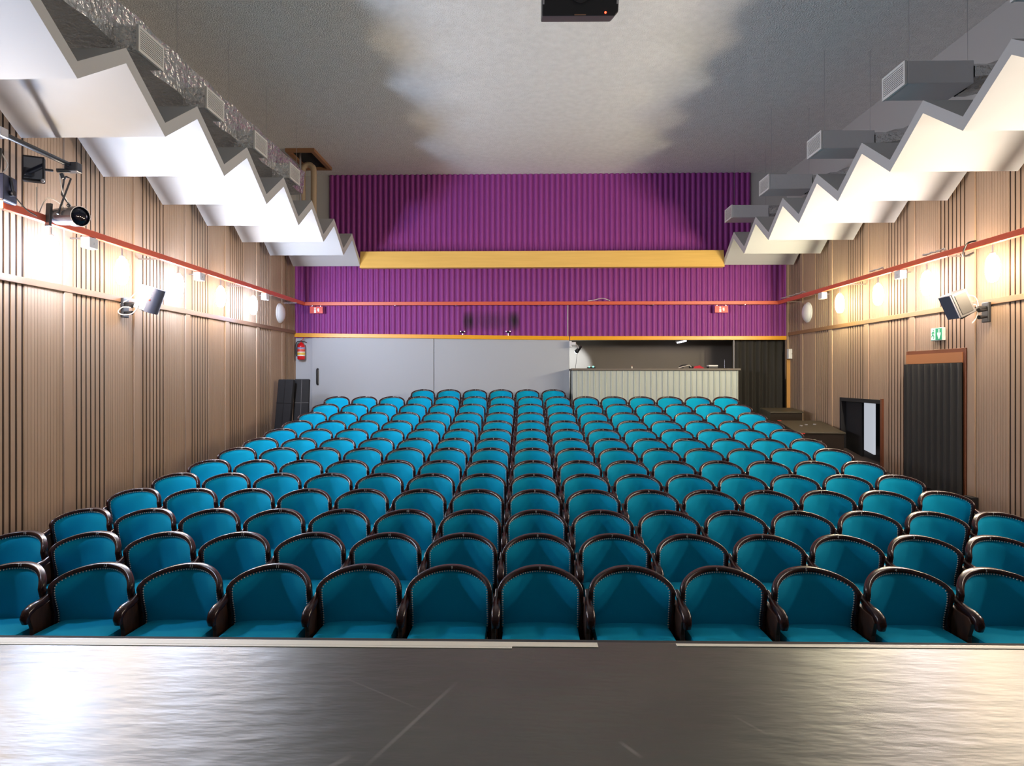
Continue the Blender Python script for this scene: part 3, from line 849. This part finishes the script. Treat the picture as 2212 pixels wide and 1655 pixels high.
for sx in (-1, 1):
    MB().lathe([(0.045, 0), (0.05, 0.02), (0.05, 0.04), (0.03, 0.055)], 16, Matrix.Translation((sx * 0.11, 0, 0.0))).build('ear_cup', M['black'], t, smooth=50)
MB().tube(cable([(-0.1, -0.02, 0.02), (-0.18, -0.05, 0.012), (-0.05, -0.08, 0.05), (0.05, -0.07, 0.07), (0.1, -0.05, 0.03)]), 0.010, 6).build('cord', M['cable'], t)
t = tag(MB().add([(0, 0, 0), (0.24, -0.02, 0), (0.26, 0.12, 0), (0.02, 0.14, 0), (0.03, 0.03, 0.045), (0.14, 0.02, 0.07), (0.20, 0.09, 0.035), (0.05, 0.10, 0.055)],
        [(3, 2, 1, 0), (4, 5, 6, 7), (0, 1, 5, 4), (1, 2, 6, 5), (2, 3, 7, 6), (3, 0, 4, 7)]).build('folded_cloth', M['redcloth'], loc=(3.74, CY + 0.03, zt), smooth=70), 'crumpled red cloth beside the headphones on the counter', 'cloth')
t = thing('cash_box', 'black box with a white lid towards the right end of the counter', 'box', (4.19, CY + 0.08, zt))
MB().box(-0.10, 0.10, 0, 0.16, 0, 0.045).build('body', M['black'], t, bevel=0.004)
MB().box(-0.105, 0.105, -0.003, 0.163, 0.045, 0.075).build('lid', M['whitep'], t, bevel=0.006)
t = thing('antenna', 'thin upright antenna rod on the right end of the booth counter', 'antenna', (4.46, CY + 0.15, zt))
MB().lathe([(0.025, 0), (0.02, 0.012), (0.004, 0.015)], 12).build('base', M['black'], t)
MB().tube([(0, 0, 0.014), (0, 0, 0.20)], 0.004, 6).build('rod', M['steel'], t)

# fluorescent tube and clip lamp in the niche
t = thing('tube_light', 'short fluorescent light under the booth niche ceiling', 'lamp', (3.75, 15.85, 2.905))
MB().box(-0.04, 0.04, -0.05, 0.9, 0.0, 0.044).build('housing', M['whitep'], t)
MB().tube([(0, -0.04, -0.018), (0, 0.85, -0.018)], 0.016, 10).build('tube', M['tube'], t, smooth=60)
t = thing('clip_lamp', 'white wall arm with small black lamp lighting the niche corner', 'lamp', (1.02, 15.40, 2.80))
MB().box(-0.02, 0.03, -0.02, 0.20, -0.07, 0.07).build('wall_plate', M['whitep'], t, bevel=0.008)
MB().tube([(0.03, 0.0, 0), (0.12, -0.02, 0)], 0.045, 12).build('joint', M['whitep'], t, smooth=50)
MB().tube([(0.12, -0.02, -0.01), (0.19, 0.0, -0.10)], 0.02, 8).build('arm', M['greyp'], t)
hd = MB().tube([(0.24, 0.0, -0.06), (0.19, 0.08, -0.12), (0.15, 0.16, -0.17)], [0.03, 0.04, 0.05], 12).build('lamp_head', M['black'], t, smooth=50)
MB().lathe([(0.045, 0), (0.04, 0.006), (0.001, 0.008)], 16, aim((0.145, 0.165, -0.175), (-0.45, 0.75, -0.5))).build('led_disc', M['led_white'], hd)
MB().tube(cable([(0.16, 0.02, -0.12), (0.15, 0.02, -0.30), (0.12, 0.02, -0.50), (0.12, 0.02, -0.56)]), 0.005, 6).build('cable', M['bcable'], t)
sp = bpy.data.lights.new('clip lamp beam', 'SPOT'); sp.energy = 220; sp.color = (0.82, 0.92, 1); sp.spot_size = 0.9; sp.spot_blend = 0.5; sp.shadow_soft_size = 0.03
so = bpy.data.objects.new('clip_lamp_beam', sp); COL.objects.link(so); so.parent = t
so.location = (0.13, 0.19, -0.19); so.rotation_euler = Vector((-0.06, 1.2, -0.28)).to_track_quat('-Z', 'Y').to_euler()

# curtains
def curtain(name, x0, x1, y, z0, z1, folds, amp, mat, axis='x', seed=0):
    rnd = random.Random(seed)
    n = folds * 8
    ph = [rnd.uniform(0.6, 1.3) for _ in range(folds + 2)]
    top = []; bot = []
    for i in range(n + 1):
        q = i / n
        k = q * folds
        a = amp * ph[int(k)] * math.sin(2 * PI * k)
        top.append((x0 + (x1 - x0) * q, a * 0.7)); bot.append((x0 + (x1 - x0) * q + 0.01 * math.sin(k), a))
    rows = 8
    v = []; f = []
    for side in (0, 1):
        for r in range(rows + 1):
            t_ = r / rows
            for i in range(n + 1):
                u = top[i][0] * (1 - t_) + bot[i][0] * t_
                w = top[i][1] * (1 - t_) + bot[i][1] * t_ + side * 0.012
                z = z1 + (z0 - z1) * t_
                v.append((u, y + w, z) if axis == 'x' else (y - w, u, z))
    W = n + 1; S = (rows + 1) * W
    for r in range(rows):
        for i in range(n):
            a = r * W + i
            f.append((a, a + W, a + W + 1, a + 1)); f.append((S + a, S + a + 1, S + a + W + 1, S + a + W))
    return MB().add(v, f).build(name, mat, smooth=70)
o = curtain('black_curtain', 4.80, XR - 0.1, 15.72, floor_z(15.7) + 0.01, 2.94, 7, 0.05, M['blackcloth'], seed=3)
tag(o, 'tall black curtain closing the booth niche at the right', 'curtain')
t = thing('curtain_pole', 'thin pale upright pole between booth and black curtain', 'pole', (4.785, 15.55, floor_z(15.55)))
MB().tube([(0, 0, 0), (0, 0, 2.94 - floor_z(15.55))], 0.014, 10).build('pole', M['greyp'], t, smooth=50)

# doorway in the right wall with its curtain
def frame_box(mb, y0, y1, z0, z1, w, x0, x1):
    mb.box(x0, x1, y0, y0 + w, z0, z1); mb.box(x0, x1, y1 - w, y1, z0, z1); mb.box(x0, x1, y0 + w, y1 - w, z1 - w, z1)
fm = MB(); frame_box(fm, D1[0], D1[1], 0.2, D1[3], 0.055, XR - 0.075, XR + 0.25)
dr = struct(fm.build('door_3', M['frame'], bevel=0.004))
MB().box(XR - 0.085, XR - 0.03, D1[0] + 0.055, D1[1] - 0.01, D1[3] - 0.20, D1[3] - 0.055).build('lintel_board', M['lintel'], dr)
def passage(D, parent):
    m_ = MB().box(XR + 0.9, XR + 0.95, D[0] - 0.05, D[1] + 0.05, 0.0, D[3] + 0.1)
    for (a, c, e, g) in ((D[0] - 0.05, D[0], 0.0, D[3] + 0.1), (D[1], D[1] + 0.05, 0.0, D[3] + 0.1), (D[0], D[1], D[3], D[3] + 0.05)):
        m_.box(XR + 0.25, XR + 0.9, a, c, e, g)
    m_.build('dark_passage', M['void'], parent)
passage(D1, dr)
o = curtain('door_curtain', D1[0] + 0.03, D1[1] - 0.01, XR - 0.10, floor_z(10) + 0.06, D1[3] - 0.205, 9, 0.016, M['blackcloth'], axis='y', seed=5)
tag(o, 'black curtain hanging in the tall doorway of the right wall', 'curtain')

# low doorway with dark leaf and white lit panel
fm = MB(); frame_box(fm, D2[0], D2[1], 0.45, D2[3], 0.07, XR - 0.075, XR + 0.25)
dr = struct(fm.build('door_4', M['matt'], bevel=0.004))
MB().box(XR - 0.09, XR + 0.0, D2[0] - 0.03, D2[0] + 0.03, 0.45, D2[3] + 0.02).build('jamb', M['frame'], dr, label='red brown jamb')
passage((D2[0], D2[1] + 0.12, D2[2], D2[3]), dr)
MB().box(XR + 0.02, XR + 0.06, 12.30, D2[1] - 0.07, 0.50, D2[3] - 0.07).build('door_leaf', M['matt'], dr, label='black door leaf')
MB().box(XR + 0.30, XR + 0.33, 12.42, 12.88, 0.42, D2[3] - 0.10).build('lit_panel', M['backlit'], dr, label='white lit panel seen through the doorway')
MB().box(XR + 0.25, XR + 0.30, 12.85, 13.05, D2[3] - 0.17, D2[3] - 0.13).build('closer_arm', M['whitep'], dr)

# exit sign
t = thing('exit_sign', 'green exit sign with running man and down arrow over the doorway', 'sign', (XR - 0.062, 9.868, 2.577))
MB().box(-0.05, 0.0, -0.135, 0.135, 0, 0.185).build('housing', M['whitep'], t, bevel=0.004)
MB().box(-0.053, -0.050, -0.128, 0.128, 0.008, 0.177).build('face', M['exitgreen'], t)
A = Matrix.Translation((-0.0535, 0, 0)) @ Matrix(((0, 0, -1, 0), (-1, 0, 0, 0), (0, 1, 0, 0), (0, 0, 0, 1)))
p = MB()
p.prism([(0.055, 0.165), (0.075, 0.165), (0.075, 0.085), (0.085, 0.115), (0.105, 0.115), (0.105, 0.09), (0.072, 0.022), (0.058, 0.022), (0.025, 0.09), (0.025, 0.115), (0.045, 0.115), (0.055, 0.085)], 0.002, A)
p.prism([(-0.125, 0.012), (-0.02, 0.012), (-0.02, 0.173), (-0.125, 0.173)], 0.001, A)
p.build('arrow_panel', M['exitwhite'], t)
p = MB()
A2 = Matrix.Translation((-0.0015, 0, 0)) @ A
p.prism([(-0.075, 0.155), (-0.065, 0.165), (-0.055, 0.155), (-0.055, 0.145), (-0.065, 0.138), (-0.075, 0.145)], 0.001, A2)
p.prism([(-0.09, 0.13), (-0.06, 0.135), (-0.04, 0.11), (-0.045, 0.103), (-0.06, 0.115), (-0.065, 0.09), (-0.045, 0.06), (-0.06, 0.025), (-0.07, 0.03), (-0.06, 0.06), (-0.085, 0.075), (-0.115, 0.05), (-0.118, 0.06), (-0.09, 0.09), (-0.085, 0.115), (-0.105, 0.10), (-0.11, 0.11)], 0.001, A2)
p.build('running_man', M['exitgreen'], t)

# small black socket box low on the right wall
t = thing('socket_box', 'small black box low on the right wall behind the chairs', 'box', (XR - 0.10, 9.12, 0.33))
MB().box(-0.05, 0.035, -0.09, 0.09, -0.03, 0.12).build('body', M['black'], t, bevel=0.008)
MB().box(-0.056, -0.05, -0.05, 0.05, 0.0, 0.08).build('cover', M['matt'], t)

# black cases by the low doorway
def case(name, lab, x, y, rot, sx, sy, h, tilt, loc_z, detail):
    t = thing(name, lab, 'case', (x, y, loc_z), (tilt, 0, rot), group='black cases at the right')
    MB().box(0, sx, 0, sy, 0, h).build('body', M['case'], t, bevel=0.006)
    MB().box(-0.02, sx + 0.02, -0.02, sy + 0.02, h, h + 0.03).build('lid', newmat('dull dark lid', (0.06, 0.05, 0.032), 0.45), t, bevel=0.006)
    if detail:
        MB().box(-0.022, 0.12, -0.026, -0.018, h - 0.004, h + 0.012).build('corner_tape', M['signred'], t, label='red tape on the near corner')
        MB().box(-0.022, 0.05, sy - 0.06, sy + 0.01, h + 0.028, h + 0.033).build('corner_tape', M['signred'], t)
        MB().box(0.30, 0.42, -0.012, -0.001, 0.18, 0.26).build('latch', M['steel'], t)
        for (xx, yy) in ((0.38, 0.9), (0.25, 0.75), (0.55, 0.95)):
            MB().tube([(xx, yy, h + 0.03), (xx, yy, h + 0.045)], 0.03, 8).build('knob', M['greyp'], t)
    return t
zc0 = floor_z(12.4)
case('equipment_case', 'low black case with red corner tape against the right wall', 4.97, 12.40, -0.135, 0.80, 1.50, 0.385, 0.075, zc0 + 0.01, True)
case('equipment_case', 'dark case behind the red taped case near the black curtain', 5.10, 14.15, 0.0, 0.66, 0.55, 0.42, 0.10, floor_z(14.15) + 0.01, False)

# black padded panels leaning in the back left corner
def pad(lab, loc, rz, w, h, lean):
    t = thing('padded_panel', lab, 'panel', loc, (lean, 0, rz), group='black padded panels in the corner')
    MB().box(0, w, 0, 0.10, 0, h).build('board', M['matt'], t, bevel=0.02)
    s_ = MB()
    s_.box(0.0, w, -0.006, 0.004, h * 0.55, h * 0.55 + 0.012); s_.box(w * 0.5 - 0.006, w * 0.5 + 0.006, -0.006, 0.004, 0.02, h - 0.02)
    s_.build('seam', M['black'], t)
pad('black padded panel leaning on the left wall in the back corner', (-5.32, 14.05, floor_z(14.2)), -0.25, 0.36, 1.14, -0.14)
pad('black padded panel nearer the grey door in the back corner', (-4.95, 14.12, floor_z(14.1)), 0.10, 0.32, 1.16, -0.16)

# ------------------------------------------------------------------ theatre chairs
A_, B_, Z0, CURV, LEAN = 0.255, 0.105, 0.711, 0.150, 0.20     # centre line of the back frame
NEXP = 2.15
def y_of(x, z):
    t = min(1.0, max(0.0, (z - 0.48) / 0.24)); t = t * t * (3 - 2 * t)      # the wings curve forward most near the top
    return LEAN * (z - 0.80) - CURV * (0.35 + 0.65 * t) * (abs(x) / A_) ** 2
def outline(n=36, inset=0.0, zb=0.40):
    """open path left bottom -> over the top -> right bottom (x, z)"""
    a = A_ - inset; b_ = B_ - inset
    pts = [(-a, zb), (-a, zb + (Z0 - zb) * 0.5)]
    for i in range(n + 1):
        an = PI - PI * i / n
        cx, sx = math.cos(an), math.sin(an)
        pts.append((a * math.copysign(abs(cx) ** (2 / NEXP), cx), Z0 + b_ * abs(sx) ** (2 / NEXP)))
    pts += [(a, zb + (Z0 - zb) * 0.5), (a, zb)]
    return pts
def back_frame_mesh():
    pts = outline(32)
    mb = MB()
    sec = []
    hw, hd, rr = 0.0135, 0.026, 0.007
    for (sx, sy) in ((1, -1), (1, 1), (-1, 1), (-1, -1)):
        cxx, cyy = sx * (hw - rr), sy * (hd - rr)
        for k in range(3):
            base = {(1, -1): -PI / 2, (1, 1): 0, (-1, 1): PI / 2, (-1, -1): PI}[(sx, sy)]
            an = base + k * PI / 4
            sec.append((cxx + rr * math.cos(an), cyy + rr * math.sin(an)))
    n = len(sec); v = []; f = []
    for i, (x, z) in enumerate(pts):
        x0, z0 = pts[max(i - 1, 0)]; x1, z1 = pts[min(i + 1, len(pts) - 1)]
        tx, tz = x1 - x0, z1 - z0
        l = math.hypot(tx, tz); nx, nz = -tz / l, tx / l        # outward
        y = y_of(x, z)
        for (u, w) in sec:
            v.append((x + nx * u, y + w + LEAN * nz * u, z + nz * u))
    for i in range(len(pts) - 1):
        for k in range(n):
            a = i * n + k; c = i * n + (k + 1) % n
            f.append((a, c, c + n, a + n))
    f.append(tuple(reversed(range(n)))); f.append(tuple(range((len(pts) - 1) * n, len(pts) * n)))
    mb.add(v, f)
    # wooden back shell
    pad_surface(mb, 0.005, 0.022, 0.0, 0.40, flip=True)
    return mb
def pad_surface(mb, inset, yoff, puff, zb, flip=False, nu=20, nv=10):
    a = A_ - inset
    v = []; f = []
    for i in range(nu + 1):
        u = -1 + 2 * i / nu
        us = math.sin(u * PI / 2) * 0.999
        x = a * us
        zt_ = Z0 + (B_ - inset) * max(0.0, 1 - abs(us) ** NEXP) ** (1 / NEXP)
        for j in range(nv + 1):
            t_ = j / nv
            z = zb + (zt_ - zb) * t_
            e = (1 - abs(us) ** 6) * (1 - (2 * t_ - 1) ** 8)
            v.append((x, y_of(x, z) + yoff - puff * e, z))
    for i in range(nu):
        for j in range(nv):
            q = i * (nv + 1) + j
            w = (q, q + nv + 1, q + nv + 2, q + 1)
            f.append(tuple(reversed(w)) if flip else w)
    mb.add(v, f)
def cushion_mesh():
    # rounded slab, slightly crowned, front edge rounded
    mb = MB()
    xs = [-0.232, -0.225, -0.205, -0.12, 0, 0.12, 0.205, 0.225, 0.232]
    prof = [(-0.50, 0.415), (-0.515, 0.445), (-0.505, 0.480), (-0.47, 0.497), (-0.36, 0.506), (-0.22, 0.504), (-0.12, 0.498), (-0.085, 0.490), (-0.08, 0.43), (-0.08, 0.41)]
    v = []; f = []
    n = len(prof)
    for x in xs:
        s_ = 1 - (abs(x) / 0.232) ** 8
        for (y, z) in prof:
            v.append((x, y, 0.41 + (z - 0.41) * (0.82 + 0.18 * s_)))
    for i in range(len(xs) - 1):
        for j in range(n):
            a = i * n + j; c = i * n + (j + 1) % n
            f.append((a, c, c + n, a + n))
    f.append(tuple(range(n))); f.append(tuple(reversed(range((len(xs) - 1) * n, len(xs) * n))))
    return mb.add(v, f)
def arm_mesh(x):
    mb = MB()
    path = [(-0.09, 0.69), (-0.12, 0.682), (-0.17, 0.660), (-0.24, 0.645), (-0.31, 0.640), (-0.355, 0.622), (-0.372, 0.590), (-0.362, 0.562)]
    wid = [0.030, 0.030, 0.036, 0.050, 0.056, 0.056, 0.052, 0.046]
    th = [0.040, 0.040, 0.040, 0.042, 0.044, 0.046, 0.044, 0.036]
    n = 10; v = []; f = []
    for i, (y, z) in enumerate(path):
        y0, z0 = path[max(i - 1, 0)]; y1, z1 = path[min(i + 1, len(path) - 1)]
        ty, tz = y1 - y0, z1 - z0; l = math.hypot(ty, tz); ny, nz = tz / l, -ty / l
        for k in range(n):
            a = 2 * PI * k / n
            c, s_ = math.cos(a), math.sin(a)
            c = math.copysign(abs(c) ** 0.7, c); s_ = math.copysign(abs(s_) ** 0.7, s_)
            v.append((x + c * wid[i] / 2, y + ny * s_ * th[i] / 2, z + nz * s_ * th[i] / 2))
    for i in range(len(path) - 1):
        for k in range(n):
            a = i * n + k; c = i * n + (k + 1) % n
            f.append((a, c, c + n, a + n))
    f.append(tuple(reversed(range(n)))); f.append(tuple(range((len(path) - 1) * n, len(path) * n)))
    return mb.add(v, f)
def side_mesh(x):
    poly = [(0.02, 0.0), (0.02, 0.62), (-0.10, 0.64), (-0.20, 0.625), (-0.31, 0.62), (-0.335, 0.59), (-0.30, 0.50), (-0.30, 0.30), (-0.33, 0.10), (-0.36, 0.0)]
    A = Matrix(((0, 0, 1, x - 0.014), (1, 0, 0, 0), (0, 1, 0, 0), (0, 0, 0, 1)))
    return MB().prism(list(reversed(poly)), 0.028, A)
def nails_mesh():
    pts = outline(60, 0.019, 0.48)
    # resample at equal spacing
    L_ = [0]
    for (p, q) in zip(pts[:-1], pts[1:]):
        L_.append(L_[-1] + math.hypot(q[0] - p[0], q[1] - p[1]))
    mb = MB()
    n = int(L_[-1] / 0.0155)
    for i in range(n + 1):
        s_ = L_[-1] * i / n
        k = 0
        while k < len(L_) - 2 and L_[k + 1] < s_: k += 1
        t_ = (s_ - L_[k]) / max(1e-9, L_[k + 1] - L_[k])
        x = pts[k][0] + t_ * (pts[k + 1][0] - pts[k][0]); z = pts[k][1] + t_ * (pts[k + 1][1] - pts[k][1])
        c = Vector((x, y_of(x, z) - 0.020, z)); r = 0.0058
        v = [c + Vector(d) * r for d in ((1, 0, 0), (0, 0, 1), (-1, 0, 0), (0, 0, -1), (0, -1, 0), (0, 1.5, 0))]
        mb.add(v, [(1, 0, 4), (2, 1, 4), (3, 2, 4), (0, 3, 4), (0, 1, 5), (1, 2, 5), (2, 3, 5), (3, 0, 5)])
    return mb
def number_mesh(k):
    cu = bpy.data.curves.new('digits', 'FONT')
    cu.body = str(k); cu.size = 0.026; cu.extrude = 0.0008
    cu.align_x = 'CENTER'; cu.align_y = 'CENTER'
    o = bpy.data.objects.new('digits', cu)
    COL.objects.link(o)
    dg = bpy.context.evaluated_depsgraph_get()
    me = bpy.data.meshes.new_from_object(o.evaluated_get(dg))
    bpy.data.objects.remove(o)
    me.materials.clear(); me.materials.append(M['digit'])
    return me
NUM = {k: number_mesh(k) for k in range(1, 16)}

GRP = 'teal theatre chairs in raked rows'
proto = thing('theatre_chair', '', 'chair', (0, 0, 0), group=GRP)
bk = MB(); pad_surface(bk, 0.012, -0.002, 0.022, 0.44, nu=24, nv=12)
bk.build('backrest', M['teal'], proto, smooth=80)
fr = back_frame_mesh().build('back_frame', M['wood'], proto, smooth=45)
nails_mesh().build('nailhead_trim', M['nail'], fr, smooth=80)
cush = cushion_mesh().build('seat_cushion', M['teal'], proto, smooth=60)
MB().box(-0.225, 0.225, -0.49, -0.06, 0.36, 0.412).build('seat_base', M['wood'], cush, bevel=0.01)
sd = side_mesh(-0.285).build('side_panel', M['wood2'], proto, bevel=0.005)
arm_mesh(-0.272).build('armrest', M['wood'], sd, smooth=60)
# digits plate
pl = bpy.data.objects.new('seat_number', NUM[1]); COL.objects.link(pl); pl.parent = proto
zz = Z0 + B_ + 0.001
pl.location = (0, y_of(0, zz) - 0.0266, zz)
pl.rotation_euler = (PI / 2 - math.atan(LEAN), 0, 0)
# end panel for the right end of each row
sd2 = side_mesh(0.285); ar2 = arm_mesh(0.272)
sd2 = sd2.build('side_panel', M['wood2'], proto, bevel=0.005); ar2 = ar2.build('armrest', M['wood'], sd2, smooth=60)
END = {sd2.name}

ORD = ['first', 'second', 'third', 'fourth', 'fifth', 'sixth', 'seventh', 'eighth', 'ninth', 'tenth', 'eleventh', 'twelfth', 'thirteenth', 'fourteenth', 'fifteenth']
def place(x, y, z, num, label, end):
    r = proto.copy(); COL.objects.link(r)
    r.location = (x, y, z)
    r['label'] = label
    for ch in proto.children:
        if ch.name in END and not end: continue
        c = ch.copy(); COL.objects.link(c); c.parent = r
        if c.name.startswith('seat_number'): c.data = NUM[num]
        for g in ch.children:
            d = g.copy(); COL.objects.link(d); d.parent = c
for r in range(13):
    for num in range(15, 0, -1):
        x = 0.09 + (8 - num) * 0.57
        if r < 2:
            lab = 'teal velvet theatre chair numbered %d in the %s row from the stage' % (num, ORD[r])
        else:
            lab = 'teal theatre chair number %d, %s row from the stage, %s from its left end' % (num, ORD[r], ORD[15 - num])
        place(x, ROWY[r], RISE[r], num, lab, num == 1)
for k in range(6):
    place(-2.30 + 0.583 * k, ROWY[13], RISE[13], 6 - k, 'teal theatre chair in the short rear row against the grey doors, %s from left' % ORD[k], k == 5)
def purge(o):
    for ch in list(o.children): purge(ch)
    bpy.data.objects.remove(o)
purge(proto)
